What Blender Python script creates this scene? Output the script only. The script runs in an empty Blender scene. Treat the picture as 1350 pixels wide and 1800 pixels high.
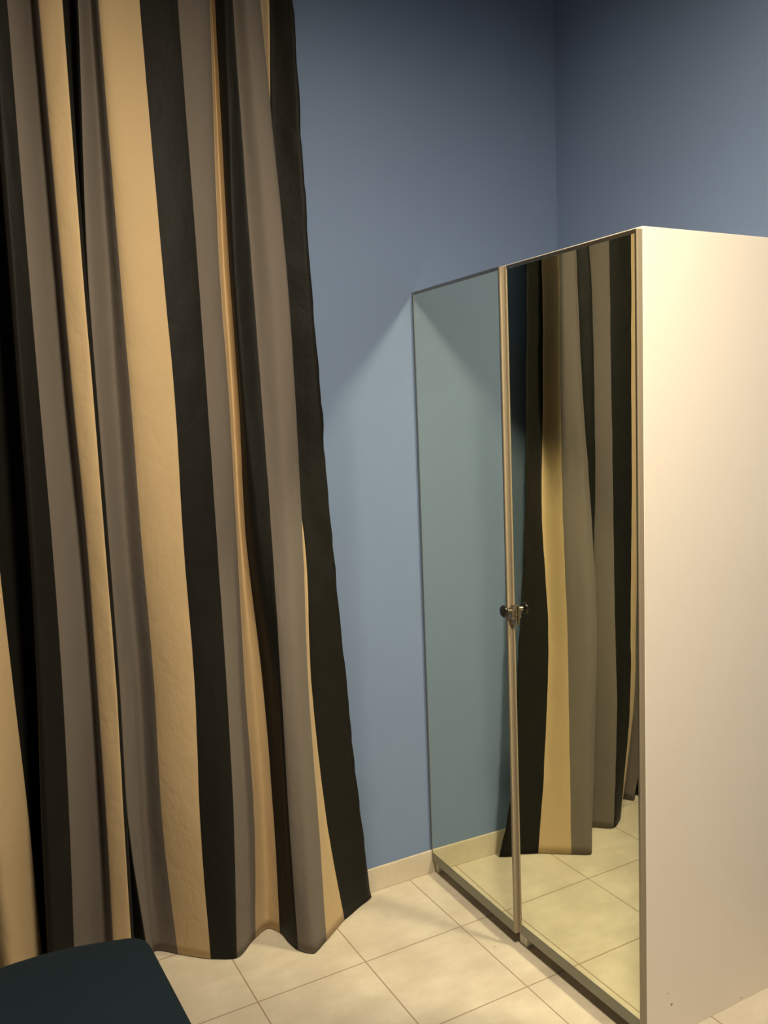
import bpy, bmesh, math, random
from mathutils import Vector, Matrix, noise
random.seed(7)
S = bpy.context.scene
C = S.collection

# ---------------------------------------------------------------- camera, world, exposure
F_ = Vector((0.4680, 0.8768, -0.1107)); F_.normalize()
U_ = Vector((0.0870, 0.0790, 0.9931))
R_ = F_.cross(U_).normalized(); U_ = R_.cross(F_).normalized()
CAM = Vector((-1.4654, -2.4917, 1.6068))
FPX = 1514.6
cd = bpy.data.cameras.new('camera'); cam = bpy.data.objects.new('camera', cd); C.objects.link(cam)
M = Matrix((R_, U_, -F_)).transposed().to_4x4(); M.translation = CAM
cam.matrix_world = M
cd.sensor_fit = 'VERTICAL'; cd.sensor_height = 36.0; cd.sensor_width = 36.0; cd.lens = FPX / 1800 * 36.0
cd.clip_start = 0.02
S.camera = cam
S.view_settings.view_transform = 'Standard'; S.view_settings.look = 'None'
S.view_settings.gamma = 1.0; S.view_settings.exposure = 0.0; S.view_settings.use_curve_mapping = False
w = bpy.data.worlds.new('world'); S.world = w; w.use_nodes = True
w.node_tree.nodes['Background'].inputs[0].default_value = (0.5, 0.6, 0.8, 1)
w.node_tree.nodes['Background'].inputs[1].default_value = 0.002
S.cycles.use_guiding = True
S.cycles.blur_glossy = 0.0
S.cycles.sample_clamp_indirect = 0.0
S.cycles.caustics_reflective = True
S.cycles.max_bounces = 14; S.cycles.diffuse_bounces = 8; S.cycles.glossy_bounces = 8
LAMP = Vector((-0.79, -1.83, 2.94)); LAMP_POWER = 340.0; LAMP_COL = (1.0, 0.84, 0.60); LAMP_R = 0.17

H = 2.01          # wardrobe height
WALL_R = 0.612    # right wall
XL, YF, ZC = -4.4, -6.0, 3.25

# ---------------------------------------------------------------- helpers
def mesh_obj(name, bm, mats, parent=None, smooth=False, kind=None):
    me = bpy.data.meshes.new(name); bm.normal_update(); bm.to_mesh(me); bm.free()
    if not isinstance(mats, (list, tuple)): mats = [mats]
    for m in mats: me.materials.append(m)
    if smooth:
        for p in me.polygons: p.use_smooth = True
    o = bpy.data.objects.new(name, me); C.objects.link(o)
    if parent: o.parent = parent
    if kind: o['kind'] = kind
    return o
def empty(name, loc, label, cat, group=None, rz=0.0):
    o = bpy.data.objects.new(name, None); C.objects.link(o); o.location = loc; o.rotation_euler = (0, 0, rz)
    o.empty_display_size = 0.1
    o['label'] = label; o['category'] = cat
    if group: o['group'] = group
    return o
def box(bm, a, b, bev=0.0, mi=0, seg=2):
    t = bmesh.new()
    bmesh.ops.create_cube(t, size=1.0)
    a = Vector(a); b = Vector(b); c = (a + b) / 2; d = b - a
    for v in t.verts: v.co = Vector((v.co.x * d.x, v.co.y * d.y, v.co.z * d.z)) + c
    if bev > 0:
        bmesh.ops.bevel(t, geom=list(t.edges), offset=bev, segments=seg, affect='EDGES', profile=0.5)
    for f in t.faces: f.material_index = mi
    me = bpy.data.meshes.new('t'); t.to_mesh(me); t.free(); bm.from_mesh(me); bpy.data.meshes.remove(me)
def lathe(bm, prof, axis_o, axis, seg=40, mi=0):
    """prof: list of (r, h) along axis from axis_o"""
    ax = Vector(axis).normalized(); o = Vector(axis_o)
    e1 = ax.orthogonal().normalized(); e2 = ax.cross(e1)
    rings = []
    for r, h in prof:
        if r < 1e-6: rings.append([bm.verts.new(o + ax * h)])
        else: rings.append([bm.verts.new(o + ax * h + (e1 * math.cos(k * 2 * math.pi / seg) + e2 * math.sin(k * 2 * math.pi / seg)) * r) for k in range(seg)])
    for A, B in zip(rings, rings[1:]):
        for k in range(seg):
            k2 = (k + 1) % seg
            vs = [A[k % len(A)], A[k2 % len(A)], B[k2 % len(B)], B[k % len(B)]]
            u = []
            for v in vs:
                if v not in u: u.append(v)
            if len(u) > 2:
                f = bm.faces.new(u); f.material_index = mi; f.smooth = True
    for ring, in ((rings[0],), (rings[-1],)):
        if len(ring) > 2:
            f = bm.faces.new(ring); f.material_index = mi
    bmesh.ops.recalc_face_normals(bm, faces=bm.faces)

def new_mat(name):
    m = bpy.data.materials.new(name); m.use_nodes = True
    return m, m.node_tree, m.node_tree.nodes['Principled BSDF']
def node(nt, t, **kw):
    n = nt.nodes.new(t)
    for k, v in kw.items(): setattr(n, k, v)
    return n
def noise_tex(nt, scale, detail=3, vec=None, rough=0.5):
    n = node(nt, 'ShaderNodeTexNoise'); n.inputs['Scale'].default_value = scale; n.inputs['Detail'].default_value = detail
    n.inputs['Roughness'].default_value = rough
    if vec is not None: nt.links.new(vec, n.inputs['Vector'])
    return n
def mixcol(nt, fac, a, b):
    n = node(nt, 'ShaderNodeMix', data_type='RGBA')
    for s, v in ((n.inputs[0], fac), (n.inputs[6], a), (n.inputs[7], b)):
        if hasattr(v, 'links'): nt.links.new(v, s)
        elif isinstance(v, tuple): s.default_value = (*v, 1)
        else: s.default_value = v
    return n.outputs[2]
def math_n(nt, op, a, b=None, clamp=False):
    n = node(nt, 'ShaderNodeMath', operation=op); n.use_clamp = clamp
    for s, v in ((n.inputs[0], a), (n.inputs[1], b)):
        if v is None: continue
        if hasattr(v, 'links'): nt.links.new(v, s)
        else: s.default_value = v
    return n.outputs[0]
def bump(nt, bsdf, height, strength, dist=0.002):
    b = node(nt, 'ShaderNodeBump'); b.inputs['Strength'].default_value = strength; b.inputs['Distance'].default_value = dist
    nt.links.new(height, b.inputs['Height']); nt.links.new(b.outputs[0], bsdf.inputs['Normal'])
def simple(name, col, rough=0.5, metal=0.0, spec=0.5):
    m, nt, b = new_mat(name)
    b.inputs['Base Color'].default_value = (*col, 1); b.inputs['Roughness'].default_value = rough
    b.inputs['Metallic'].default_value = metal; b.inputs['Specular IOR Level'].default_value = spec
    tc = node(nt, 'ShaderNodeTexCoord'); n = noise_tex(nt, 60, 3, tc.outputs['Object'])
    mr = node(nt, 'ShaderNodeMapRange'); nt.links.new(n.outputs[0], mr.inputs[0])
    mr.inputs[3].default_value = max(0, rough - 0.04); mr.inputs[4].default_value = min(1, rough + 0.04)
    nt.links.new(mr.outputs[0], b.inputs['Roughness'])
    return m

# ---------------------------------------------------------------- materials
def wall_material():
    m, nt, b = new_mat('blue_wall_paint')
    tc = node(nt, 'ShaderNodeTexCoord')
    n1 = noise_tex(nt, 2.2, 3, tc.outputs['Object'])
    col = mixcol(nt, n1.outputs[0], (0.163, 0.234, 0.395), (0.179, 0.255, 0.42))
    nt.links.new(col, b.inputs['Base Color']); b.inputs['Roughness'].default_value = 0.75
    b.inputs['Specular IOR Level'].default_value = 0.25
    n2 = noise_tex(nt, 220, 3, tc.outputs['Object']); bump(nt, b, n2.outputs[0], 0.15, 0.0006)
    return m
def tile_material(name, grout=True, ox=0.0, oy=0.0):
    m, nt, b = new_mat(name)
    tc = node(nt, 'ShaderNodeTexCoord'); P = tc.outputs['Object']
    sx = node(nt, 'ShaderNodeSeparateXYZ'); nt.links.new(P, sx.inputs[0])
    n1 = noise_tex(nt, 5.5, 6, P, 0.62); n2 = noise_tex(nt, 17, 5, P, 0.6)
    mp = node(nt, 'ShaderNodeMapping'); mp.inputs['Scale'].default_value = (2.2, 5.5, 1); mp.inputs['Rotation'].default_value = (0, 0, 0.5)
    nt.links.new(P, mp.inputs[0]); n3 = noise_tex(nt, 2.0, 4, mp.outputs[0], 0.55)
    r1 = node(nt, 'ShaderNodeMapRange'); nt.links.new(n1.outputs[0], r1.inputs[0]); r1.inputs[1].default_value = 0.35; r1.inputs[2].default_value = 0.68
    r3 = node(nt, 'ShaderNodeMapRange'); nt.links.new(n3.outputs[0], r3.inputs[0]); r3.inputs[1].default_value = 0.42; r3.inputs[2].default_value = 0.72
    c = mixcol(nt, r1.outputs[0], (0.52, 0.465, 0.37), (0.68, 0.62, 0.51))
    c = mixcol(nt, math_n(nt, 'MULTIPLY', r3.outputs[0], 0.6), c, (0.46, 0.40, 0.31))
    c = mixcol(nt, math_n(nt, 'MULTIPLY', n2.outputs[0], 0.25), c, (0.62, 0.58, 0.46))
    b.inputs['Roughness'].default_value = 0.5; b.inputs['Specular IOR Level'].default_value = 0.35
    if grout:
        T = 0.3374
        def dist(o, off):
            a = math_n(nt, 'SUBTRACT', o, off)
            a = math_n(nt, 'ADD', a, 40 * T + T / 2)
            a = math_n(nt, 'MODULO', a, T)
            a = math_n(nt, 'SUBTRACT', a, T / 2)
            return math_n(nt, 'ABSOLUTE', a)
        d = math_n(nt, 'MINIMUM', dist(sx.outputs[0], ox), dist(sx.outputs[1], oy))
        g = node(nt, 'ShaderNodeMapRange'); nt.links.new(d, g.inputs[0]); g.inputs[1].default_value = 0.0013; g.inputs[2].default_value = 0.0024
        g.inputs[3].default_value = 1; g.inputs[4].default_value = 0
        c = mixcol(nt, g.outputs[0], c, (0.32, 0.24, 0.17))
        h = math_n(nt, 'SUBTRACT', 1.0, g.outputs[0]); bump(nt, b, h, 0.5, 0.0012)
        # one small stain near the foot of the wardrobe
        cx = node(nt, 'ShaderNodeVectorMath', operation='DISTANCE'); nt.links.new(P, cx.inputs[0]); cx.inputs[1].default_value = (-0.067, -0.47, 0)
        s = math_n(nt, 'LESS_THAN', cx.outputs['Value'], 0.0045)
        c = mixcol(nt, math_n(nt, 'MULTIPLY', s, 0.5), c, (0.3, 0.22, 0.15))
    nt.links.new(c, b.inputs['Base Color'])
    return m
def fabric(name, col, rough=0.8, sheen=0.15, spec=0.3, wr=0.35):
    m, nt, b = new_mat(name)
    tc = node(nt, 'ShaderNodeTexCoord'); P = tc.outputs['Object']
    n = noise_tex(nt, 900, 2, P); n4 = noise_tex(nt, 3, 3, P)
    c = mixcol(nt, n4.outputs[0], tuple(x * 0.93 for x in col), tuple(x * 1.07 for x in col))
    nt.links.new(c, b.inputs['Base Color'])
    b.inputs['Roughness'].default_value = rough; b.inputs['Specular IOR Level'].default_value = spec
    b.inputs['Sheen Weight'].default_value = sheen; b.inputs['Sheen Roughness'].default_value = 0.5
    mp = node(nt, 'ShaderNodeMapping'); mp.inputs['Scale'].default_value = (7, 7, 5); mp.inputs['Rotation'].default_value = (0.6, 0.5, 0.3)
    nt.links.new(P, mp.inputs[0]); mu = noise_tex(nt, 1.6, 5, mp.outputs[0], 0.55)
    rid = math_n(nt, 'ABSOLUTE', math_n(nt, 'SUBTRACT', mu.outputs[0], 0.5))
    rid = math_n(nt, 'MINIMUM', math_n(nt, 'MULTIPLY', rid, 9.0), 1.0)
    h = math_n(nt, 'ADD', math_n(nt, 'MULTIPLY', rid, 0.5), math_n(nt, 'MULTIPLY', n.outputs[0], 0.06))
    bump(nt, b, h, wr, 0.0035)
    return m
MW = wall_material()
MF = tile_material('beige_floor_tile', True, -0.0954, -0.3293)
MB_ = tile_material('beige_skirting_tile', False)
MCEIL = simple('ceiling_paint', (0.16, 0.165, 0.17), 0.9)
M_K = fabric('charcoal_stripe', (0.0085, 0.0083, 0.0068), 0.6, 0.01, 0.17, 0.35)
M_G = fabric('grey_stripe', (0.136, 0.116, 0.100), 0.8, 0.05)
M_T = fabric('tan_stripe', (0.49, 0.362, 0.205), 0.8, 0.05)
M_WH = simple('white_laminate', (0.80, 0.745, 0.67), 0.5, 0, 0.3)
M_AL = simple('satin_aluminium', (0.33, 0.32, 0.27), 0.34, 1.0)
M_CHR = simple('dull_steel', (0.52, 0.46, 0.36), 0.28, 1.0)
M_BLK = simple('black_plastic', (0.012, 0.012, 0.012), 0.25, 0, 0.6)
M_PL = simple('grey_plinth', (0.34, 0.34, 0.31), 0.5)
M_BLUE = fabric('navy_upholstery', (0.0065, 0.015, 0.022), 0.9, 0.02, 0.15, 0.1)
m, nt, b = new_mat('mirror_glass'); M_MIR = m
b.inputs['Base Color'].default_value = (0.82, 0.84, 0.69, 1); b.inputs['Metallic'].default_value = 1; b.inputs['Roughness'].default_value = 0.0

# ---------------------------------------------------------------- room shell
DX0, DX1, DZ = -2.35, -0.66, 2.45            # recess behind the curtain
bm = bmesh.new(); box(bm, (XL - .2, YF - .2, -.1), (WALL_R + .2, .45, 0)); mesh_obj('floor', bm, MF, kind='structure')
bm = bmesh.new(); box(bm, (XL - .2, YF - .2, ZC), (WALL_R + .2, .45, ZC + .1)); mesh_obj('ceiling', bm, MCEIL, kind='structure')
bm = bmesh.new()
box(bm, (DX1, 0, 0), (WALL_R + .2, .45, ZC)); box(bm, (XL - .2, 0, 0), (DX0, .45, ZC)); box(bm, (DX0, 0, DZ), (DX1, .45, ZC))
mesh_obj('wall_back', bm, MW, kind='structure')
bm = bmesh.new(); box(bm, (WALL_R, YF - .2, 0), (WALL_R + .2, 0, ZC)); mesh_obj('wall_right', bm, MW, kind='structure')
bm = bmesh.new(); box(bm, (XL - .2, YF - .2, 0), (XL, 0, ZC)); mesh_obj('wall_left', bm, MW, kind='structure')
bm = bmesh.new(); box(bm, (XL, YF - .2, 0), (WALL_R, YF, ZC)); mesh_obj('wall_front', bm, MW, kind='structure')
BH, BT = 0.083, 0.009
def skirting(name, a, b_):
    bm = bmesh.new(); box(bm, a, b_, 0.0025); mesh_obj(name, bm, MB_, kind='structure')
skirting('baseboard_back', (DX1, -BT, 0), (WALL_R, 0, BH))
skirting('baseboard_right', (WALL_R - BT, YF, 0), (WALL_R, -BT, BH))
skirting('baseboard_left', (XL, YF, 0), (XL + BT, 0, BH))
skirting('baseboard_front', (XL + BT, YF, 0), (WALL_R - BT, YF + BT, BH))
# glazed door in the recess, behind the curtain
d_ = bpy.data.objects.new('door_1', None); C.objects.link(d_); d_.location = ((DX0 + DX1) / 2, 0.33, 0); d_['kind'] = 'structure'
wd = (DX1 - DX0) / 2
bm = bmesh.new()
for x0, x1 in ((-wd, -wd + .07), (-.06, .06), (wd - .07, wd)): box(bm, (x0, -.03, 0), (x1, .03, DZ), .003)
for z0, z1 in ((0, .12), (DZ - .08, DZ)):
    box(bm, (-wd + .07, -.03, z0), (-.06, .03, z1), .003); box(bm, (.06, -.03, z0), (wd - .07, .03, z1), .003)
mesh_obj('door_frame', bm, M_WH, d_)
bm = bmesh.new(); box(bm, (-wd, .07, 0), (wd, .10, DZ)); mesh_obj('shutter', bm, M_PL, d_)
mg, nt, b = new_mat('door_glass'); b.inputs['Transmission Weight'].default_value = 1; b.inputs['Roughness'].default_value = 0; b.inputs['Base Color'].default_value = (.9, .95, .93, 1)
for x0, x1 in ((-wd + .07, -.06), (.06, wd - .07)):
    bm = bmesh.new(); box(bm, (x0, -.004, .12), (x1, .004, DZ - .08)); mesh_obj('glass_pane', bm, mg, d_)

# ---------------------------------------------------------------- wardrobes
UW = 0.505
M_EDGE = simple('beige_door_edging', (0.30, 0.25, 0.175), 0.5, 0, 0.3)
M_RAIL = simple('grey_bottom_rail', (0.20, 0.20, 0.165), 0.35, 0.3)
def wardrobe(y_far, label, open_angle, with_handle, last):
    """unit stands from y_far towards the room; doors face -x"""
    depth = WALL_R - 0.012 - 0.012
    t = empty('wardrobe', (0.0, y_far, 0), label, 'wardrobe', 'mirrored wardrobes standing side by side')
    xf = 0.013; xb = WALL_R - BT - 0.003
    th = 0.018
    for y0 in (-th, -UW):
        bm = bmesh.new(); box(bm, (xf, y0 + .0003, 0), (xb, y0 + th - .0003, H), 0.0012)
        mesh_obj('side_panel', bm, M_SIDE if (y0 < -.1 and last) else M_WH, t)
    bm = bmesh.new(); box(bm, (xf, -UW + th, H - .02), (xb, -th, H), 0.001); mesh_obj('top_panel', bm, M_WH, t)
    bm = bmesh.new(); box(bm, (xf, -UW + th, .058), (xb - .01, -th, .078), 0.001); mesh_obj('bottom_panel', bm, M_WH, t)
    bm = bmesh.new(); box(bm, (xb - .006, -UW + th, .078), (xb, -th, H - .02)); mesh_obj('back_panel', bm, M_WH, t)
    bm = bmesh.new(); box(bm, (xf + .034, -UW + th, 0), (xf + .05, -th, .058), 0.001); mesh_obj('plinth', bm, M_PL, t)
    bm = bmesh.new(); box(bm, (xf + .03, -UW + th, 1.0), (xb - .01, -th, 1.018), 0.001); mesh_obj('shelf', bm, M_WH, t)
    # door: frame (the door's own mesh), mirror, handle; hinge on the far side
    fw, zb, zt = 0.0095, 0.044, H - 0.006
    W_ = UW - 0.002
    zm = 0.078                      # lower edge of the glass
    bm = bmesh.new()
    T0, T1 = -0.003, 0.0125
    left_m, right_m = (1, 1) if with_handle else (0, 1)
    box(bm, (T0, -fw, zb), (T1, 0, zt), .0016, left_m)
    box(bm, (T0, -W_, zb), (T1, -W_ + fw, zt), .0016, right_m)
    box(bm, (T0 - .0008, -W_ + .0045, zb + .002), (T0 + .003, -W_ + fw, zt), .0008, 0)   # thin metal bead beside the glass
    box(bm, (T0, -W_ + fw, zt - fw), (T1, -fw, zt), .0016, 0)
    box(bm, (T0 + .001, -W_ + fw, zt - .0035), (T1, -fw, zt + .001), .0008, 1 if with_handle else 0)
    box(bm, (T0, -W_ + fw, zb), (T1, -fw, zm), .0016, 2)
    box(bm, (T1 - .004, -W_ + fw, zm), (T1 - .001, -fw, zt - fw), 0, 1)
    d = mesh_obj('door', bm, [M_AL, M_EDGE, M_RAIL], t)
    d.location = (0, -0.001, 0); d.rotation_euler = (0, 0, -open_angle)
    bm = bmesh.new(); box(bm, (T0 + .0012, -W_ + fw - .0005, zm - .0005), (T1 - .0045, -fw + .0005, zt - fw + .0005))
    mesh_obj('mirror', bm, M_MIR, d)
    if with_handle:
        bm = bmesh.new(); zc = 1.028; yc = -0.0135
        box(bm, (T0 - .006, yc - .013, zc - .032), (T0 + .0002, yc + .013, zc + .026), .002, 0)
        box(bm, (T0 - .016, yc - .009, zc - .014), (T0 - .004, yc + .009, zc + .016), .003, 0)
        lathe(bm, [(0, 0), (.0075, 0), (.0075, .03), (.005, .034), (0, .034)], (T0 - .004, yc + .004, zc + .011), (-1, 0, 0), 20, 0)
        lathe(bm, [(0, 0), (.013, 0), (.0165, .0015), (.0178, .005), (.0168, .0085), (.011, .0105), (0, .011)], (T0 - .030, yc + .004, zc + .011), (-1, 0, 0), 32, 1)
        mesh_obj('handle', bm, [M_CHR, M_BLK], d)
    return t
# side panel laminate with a few small marks near its foot
M_SIDE, nt, b = new_mat('white_side_laminate')
tc = node(nt, 'ShaderNodeTexCoord'); c = (0.87, 0.80, 0.705)
for q, rad, f in (((.097, -UW, .089), .0038, .75), ((.086, -UW, .123), .003, .35), ((.358, -UW, .008), .0035, .4)):
    vd = node(nt, 'ShaderNodeVectorMath', operation='DISTANCE'); nt.links.new(tc.outputs['Object'], vd.inputs[0]); vd.inputs[1].default_value = q
    mr = node(nt, 'ShaderNodeMapRange'); nt.links.new(vd.outputs['Value'], mr.inputs[0]); mr.inputs[1].default_value = rad * .7; mr.inputs[2].default_value = rad * 1.2
    mr.inputs[3].default_value = f; mr.inputs[4].default_value = 0
    c = mixcol(nt, mr.outputs[0], c, (0.10, 0.05, 0.03))
nt.links.new(c, b.inputs['Base Color']); b.inputs['Roughness'].default_value = 0.5; b.inputs['Specular IOR Level'].default_value = 0.3
wardrobe(-0.0035 - BT*0, 'white wardrobe whose mirror door meets the blue wall, behind the nearer mirrored unit', math.radians(1.3), False, False)
wardrobe(-0.0035 - UW - 0.0005, 'nearest white wardrobe with pale side panel and mirror reflecting the striped curtain', math.radians(-0.15), True, True)

# ---------------------------------------------------------------- curtain
def unproj(u, v, y):
    d = F_ + R_ * (u - 675) / FPX - U_ * (v - 900) / FPX
    t = (y - CAM.y) / d.y
    return CAM + d * t
ROWS = [0, 450, 700, 950, 1200, 1450]
# fold lines: sightline columns at six heights, distance from the wall there, and the hem on the floor (x, y)
K_, G_, T_ = 0, 1, 2
COL = [  # stripe that follows this line, u list, y list, hem
 (K_, (515, 544, 564, 584, 609, 636), (-.10, -.10, -.10, -.10, -.09, -.075), (-.262, -.035)),
 (T_, (473, 478, 494, 535, 547, 575), (-.06, -.055, -.055, -.085, -.10, -.10), (-.395, -.107)),
 (G_, (454, 500, 518, 530, 540, 557), (-.12, -.16, -.165, -.165, -.17, -.18), (-.505, -.186)),
 (G_, (432, 475, 492, 507, 520, 535), (-.14, -.165, -.18, -.20, -.215, -.21), (-.548, -.213)),
 (K_, (409, 441, 460, 478, 494, 509), (-.11, -.13, -.15, -.18, -.20, -.19), (-.583, -.175)),
 (K_, (396, 410, 428, 455, 483, 500), (-.11, -.138, -.15, -.165, -.16, -.13), (-.594, -.120)),
 (T_, (378, 402, 420, 433, 462, 482), (-.07, -.10, -.10, -.08, -.06, -.06), (-.598, -.060)),
 (T_, (372, 393, 409, 424, 447, 465), (-.045, -.07, -.07, -.055, -.04, -.03), (-.622, -.018)),
 (G_, (368, 384, 402, 416, 430, 447), (-.08, -.10, -.10, -.09, -.07, -.06), (-.675, -.045)),
 (K_, (312, 346, 364, 381, 398, 411), (-.11, -.125, -.13, -.135, -.14, -.14), (-.757, -.110)),
 (T_, (245, 284, 307, 322, 342, 352), (-.115, -.13, -.135, -.132, -.13, -.112), (-.826, -.072)),
 (G_, (173, 209, 230, 249, 271, 286), (-.13, -.11, -.10, -.08, -.06, -.04), (-.905, .004)),
 (G_, (157, 190, 205, 222, 245, 258), (-.08, -.06, -.05, -.03, 0, .02), (-.962, .056)),
 (K_, (137, 153, 171, 191, 210, 226), (-.11, -.11, -.10, -.08, -.06, -.04), (-.990, .020)),
 (K_, (122, 139, 160, 180, 200, 214), (-.05, -.04, -.03, -.02, 0, .03), (-1.030, .070)),
 (T_, (109, 143, 164, 184, 204, 218), (-.14, -.165, -.165, -.155, -.14, -.12), (-1.052, -.060)),
 (G_, (68, 107, 129, 153, 171, 188), (-.12, -.135, -.135, -.12, -.10, -.085), (-1.098, -.032)),
 (G_, (58, 98, 120, 144, 163, 180), (-.06, -.07, -.07, -.06, -.045, -.02), (-1.108, .030)),
 (K_, (12, 48, 69, 91, 109, 122), (-.13, -.14, -.13, -.12, -.11, -.10), (-1.212, -.050)),
 (K_, (-15, 22, 40, 58, 72, 81), (-.14, -.16, -.16, -.16, -.15, -.14), (-1.275, -.110)),
 (K_, (-22, 14, 33, 51, 66, 79), (-.02, -.02, -.01, 0, .02, .05), (-1.262, .065)),
 (T_, (-75, -45, -25, -6, 22, 51), (-.06, -.07, -.07, -.06, -.05, -.03), (-1.285, .000)),
 (T_, (-125, -100, -80, -60, -32, -8), (-.13, -.13, -.13, -.12, -.10, -.09), (-1.360, -.060)),
]
ZT = 3.03
NZ = 90
zs = [0.003 + (ZT - 0.003) * i / NZ for i in range(NZ + 1)]
lines = []   # per column: list of (x, y) over zs
for st, us, ys, hem in COL:
    pts = [(hem[0], hem[1], 0.0)]
    for u, v, y in zip(reversed(us), reversed(ROWS), reversed(ys)):
        p = unproj(u, v, y); pts.append((p.x, p.y, p.z))
    p0, p1 = pts[-2], pts[-1]; k = (ZT + .1 - p1[2]) / (p1[2] - p0[2])
    pts.append((p1[0] + (p1[0] - p0[0]) * k * .5, p1[1] + (p1[1] - p0[1]) * k * .4, ZT + .1))
    # piecewise cubic (Catmull-Rom on z)
    out = []
    for z in zs:
        i = 0
        while i < len(pts) - 2 and z > pts[i + 1][2]: i += 1
        a, b_ = pts[i], pts[i + 1]; h = b_[2] - a[2]; s = (z - a[2]) / h
        def tang(j, c):
            if j == 0: return (pts[1][c] - pts[0][c]) / (pts[1][2] - pts[0][2])
            if j == len(pts) - 1: return (pts[-1][c] - pts[-2][c]) / (pts[-1][2] - pts[-2][2])
            return (pts[j + 1][c] - pts[j - 1][c]) / (pts[j + 1][2] - pts[j - 1][2])
        r = []
        for c in (0, 1):
            m0, m1 = tang(i, c) * h, tang(i + 1, c) * h
            r.append((2*s**3 - 3*s*s + 1) * a[c] + (s**3 - 2*s*s + s) * m0 + (-2*s**3 + 3*s*s) * b_[c] + (s**3 - s*s) * m1)
        out.append(tuple(r))
    lines.append((st, out))
# the rest of the curtain, to the left of the picture
last = lines[-1][1]; order = [G_, K_, T_]
for k in range(1, 17):
    out = []
    for i, z in enumerate(zs):
        f = 1 - z / ZT
        amp = .05 + .05 * f
        y0 = -.09 + .09 * f - (0.03 if f < .2 else 0) * 0
        y = y0 + amp * (1 if k % 2 else -1) * (.8 + .2 * math.sin(k * 2.1))
        out.append((last[i][0] - .052 * k - .012 * math.sin(k * 1.7), y))
    lines.append((order[(k // 2) % 3], out))
SUB = 7
bm = bmesh.new(); grid = []; mats_ = []
for i, z in enumerate(zs):
    P = [Vector((l[1][i][0], l[1][i][1])) for l in lines]
    row = []
    for j in range(len(P) - 1):
        a, b_ = P[j], P[j + 1]
        pm = P[j - 1] if j > 0 else a - (b_ - a) * .6; pn = P[j + 2] if j + 2 < len(P) else b_ + (b_ - a) * .6
        L = max((b_ - a).length, 1e-4); L0 = max((a - pm).length, 1e-4); L2 = max((pn - b_).length, 1e-4)
        m0 = ((b_ - a) / L * L0 + (a - pm) / L0 * L) / (L + L0) * L * .85
        m1 = ((pn - b_) / L2 * L + (b_ - a) / L * L2) / (L + L2) * L * .85
        for s_ in range(SUB):
            s = s_ / SUB
            q = a * (2*s**3 - 3*s*s + 1) + m0 * (s**3 - 2*s*s + s) + b_ * (-2*s**3 + 3*s*s) + m1 * (s**3 - s*s)
            row.append((q, j))
            if i == 0: mats_.append(G_ if (j == 1 and s_ == SUB - 1) else lines[j][0])
    row.append((P[-1], len(P) - 1))
    vr = []
    for c, (q, j) in enumerate(row):
        edge = 1.0 if c < SUB else 0.35
        nz = noise.noise(Vector((q.x * 9 + c * .13, z * 5.0, 1.3))) * .003 * edge + noise.noise(Vector((c * .35 + z * 3, z * 13, 7.1))) * .0042 * edge
        nx = (noise.noise(Vector((3.3, z * 14, .2))) * .004 + noise.noise(Vector((3.3, z * 45, .2))) * .0015) if c == 0 else 0
        zz = z
        vr.append(bm.verts.new((q.x + nx, q.y + nz * 1.4, zz)))
    grid.append(vr)
for i in range(NZ):
    for c in range(len(grid[0]) - 1):
        f = bm.faces.new((grid[i][c], grid[i + 1][c], grid[i + 1][c + 1], grid[i][c + 1])); f.material_index = mats_[c]; f.smooth = True
bmesh.ops.recalc_face_normals(bm, faces=bm.faces)
cur = mesh_obj('curtain', bm, [M_K, M_G, M_T])
sm = cur.modifiers.new('thickness', 'SOLIDIFY'); sm.thickness = 0.0014; sm.offset = 0
cur['label'] = 'floor-length curtain in vertical tan, grey and charcoal stripes hanging against the blue wall'; cur['category'] = 'curtain'
# rod above the frame
rod = empty('curtain_rod', (-1.3, -.10, ZT + .02), 'dark metal curtain rod above the striped curtain', 'curtain rod')
bm = bmesh.new(); lathe(bm, [(0, 0), (.012, 0), (.012, 2.2), (0, 2.2)], (-1.15, 0, 0), (1, 0, 0), 20); mesh_obj('rod', bm, M_BLK, rod)
for x in (-1.15, 1.05):
    s = 1 if x > 0 else -1
    bm = bmesh.new(); lathe(bm, [(0, 0), (.014, 0), (.014, .012), (.024, .022), (.028, .038), (.022, .054), (0, .062)], (x, 0, 0), (s, 0, 0), 24); mesh_obj('finial', bm, M_BLK, rod)
for x in (-1.0, .98):
    bm = bmesh.new(); box(bm, (x - .012, .0, -.016), (x + .012, .10, -.008), .001); box(bm, (x - .02, .094, -.05), (x + .02, .10, .05), .001); mesh_obj('bracket', bm, M_BLK, rod)

# ---------------------------------------------------------------- ottoman
ot = empty('ottoman', (-1.37, -.86, 0), 'dark navy fabric ottoman with a rounded corner on the tiles in front of the curtain', 'ottoman')
ZS = 0.46
outline = []
def arc(cx, cy, r, a0, a1, n, sx=1.0):
    for k in range(n + 1):
        a = math.radians(a0 + (a1 - a0) * k / n); outline.append((cx + r * math.cos(a) * sx, cy + r * math.sin(a)))
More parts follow.
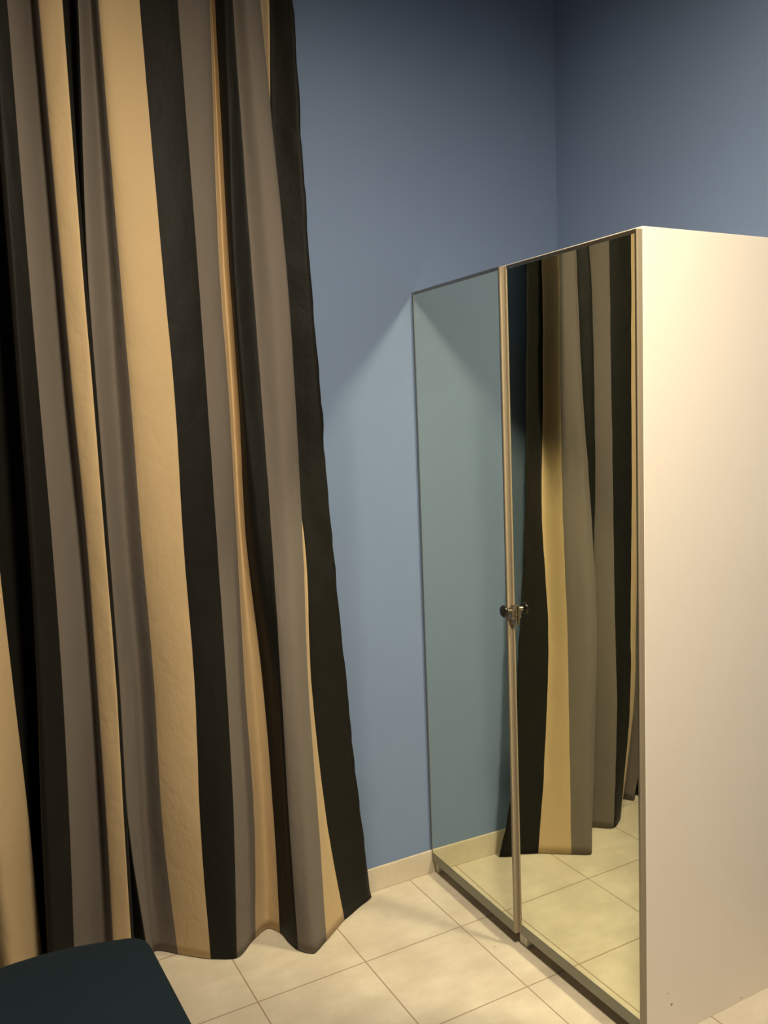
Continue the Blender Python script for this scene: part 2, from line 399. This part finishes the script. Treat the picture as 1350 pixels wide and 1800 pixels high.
# world outline (plan): right edge, rounded corner, softly bowed far edge, left, near
arc(-1.165, -.632, .062, 0, 80, 8)
for x, y in ((-1.20, -.556), (-1.26, -.541), (-1.32, -.533), (-1.38, -.533), (-1.44, -.538), (-1.50, -.545)): outline.append((x, y))
arc(-1.575, -.632, .072, 100, 180, 8)
arc(-1.585, -1.12, .062, 180, 270, 8)
arc(-1.150, -1.12, .062, 270, 360, 8)
def loft(levels):
    bm = bmesh.new(); rings = []
    cx = sum(p[0] for p in outline) / len(outline); cy = sum(p[1] for p in outline) / len(outline)
    for z, inset in levels:
        ring = []
        for x, y in outline:
            d = Vector((x - cx, y - cy)); L = d.length
            q = d * ((L - inset) / L); ring.append(bm.verts.new((q.x + cx + 1.37, q.y + cy + .86, z)))
        rings.append(ring)
    n = len(outline)
    for A, B in zip(rings, rings[1:]):
        for k in range(n): bm.faces.new((A[k], A[(k + 1) % n], B[(k + 1) % n], B[k]))
    bm.faces.new(list(reversed(rings[0]))); bm.faces.new(rings[-1])
    for f in bm.faces: f.smooth = True
    bmesh.ops.recalc_face_normals(bm, faces=bm.faces)
    return bm
mesh_obj('seat_cushion', loft([(.29, .006), (.295, .002), (.31, 0), (.43, 0), (.445, .003), (.455, .009), (ZS, .02), (ZS + .004, .06), (ZS + .006, .13)]), M_BLUE, ot, smooth=True)
mesh_obj('base', loft([(.10, .012), (.104, .008), (.28, .008), (.29, .012)]), M_BLUE, ot)
for sx in (-.17, .16):
    for sy in (-.26, .24):
        bm = bmesh.new(); lathe(bm, [(0, 0), (.014, 0), (.022, .101), (0, .101)], (sx, sy, 0), (0, 0, 1), 20); mesh_obj('leg', bm, M_BLK, ot)

# ---------------------------------------------------------------- pendant lamp (above the frame)
lp = empty('pendant_lamp', (LAMP.x, LAMP.y, LAMP.z), 'white dome pendant lamp hanging from the ceiling in the middle of the room', 'lamp')
m, nt, b = new_mat('lamp_diffuser')
b.inputs['Base Color'].default_value = (.8, .8, .8, 1); b.inputs['Emission Color'].default_value = (*LAMP_COL, 1); b.inputs['Emission Strength'].default_value = LAMP_POWER
bm = bmesh.new()
lathe(bm, [(0, -.012), (LAMP_R * .5, -.010), (LAMP_R * .85, -.005), (LAMP_R, 0), (LAMP_R, .004), (0, .004)], (0, 0, 0), (0, 0, 1), 48)
mesh_obj('diffuser', bm, m, lp, smooth=True)
bm = bmesh.new()
prof = [(LAMP_R + .002, -.004), (LAMP_R + .008, -.004), (LAMP_R + .004, .03), (LAMP_R * .8, .10), (LAMP_R * .35, .15), (.03, .17), (.03, .20), (0, .20)]
inner = [(0, .16), (LAMP_R * .3, .14), (LAMP_R * .77, .092), (LAMP_R, .028), (LAMP_R + .002, .005)]
lathe(bm, inner + prof, (0, 0, 0), (0, 0, 1), 48); mesh_obj('lamp_shade', bm, M_WH, lp)
bm = bmesh.new(); lathe(bm, [(0, .2), (.003, .2), (.003, ZC - LAMP.z - .02), (0, ZC - LAMP.z - .02)], (0, 0, 0), (0, 0, 1), 10); mesh_obj('cord', bm, M_BLK, lp)
bm = bmesh.new(); lathe(bm, [(0, -.025), (.04, -.025), (.05, -.004), (.05, 0), (0, 0)], (0, 0, ZC - LAMP.z), (0, 0, 1), 24); mesh_obj('canopy', bm, M_WH, lp)
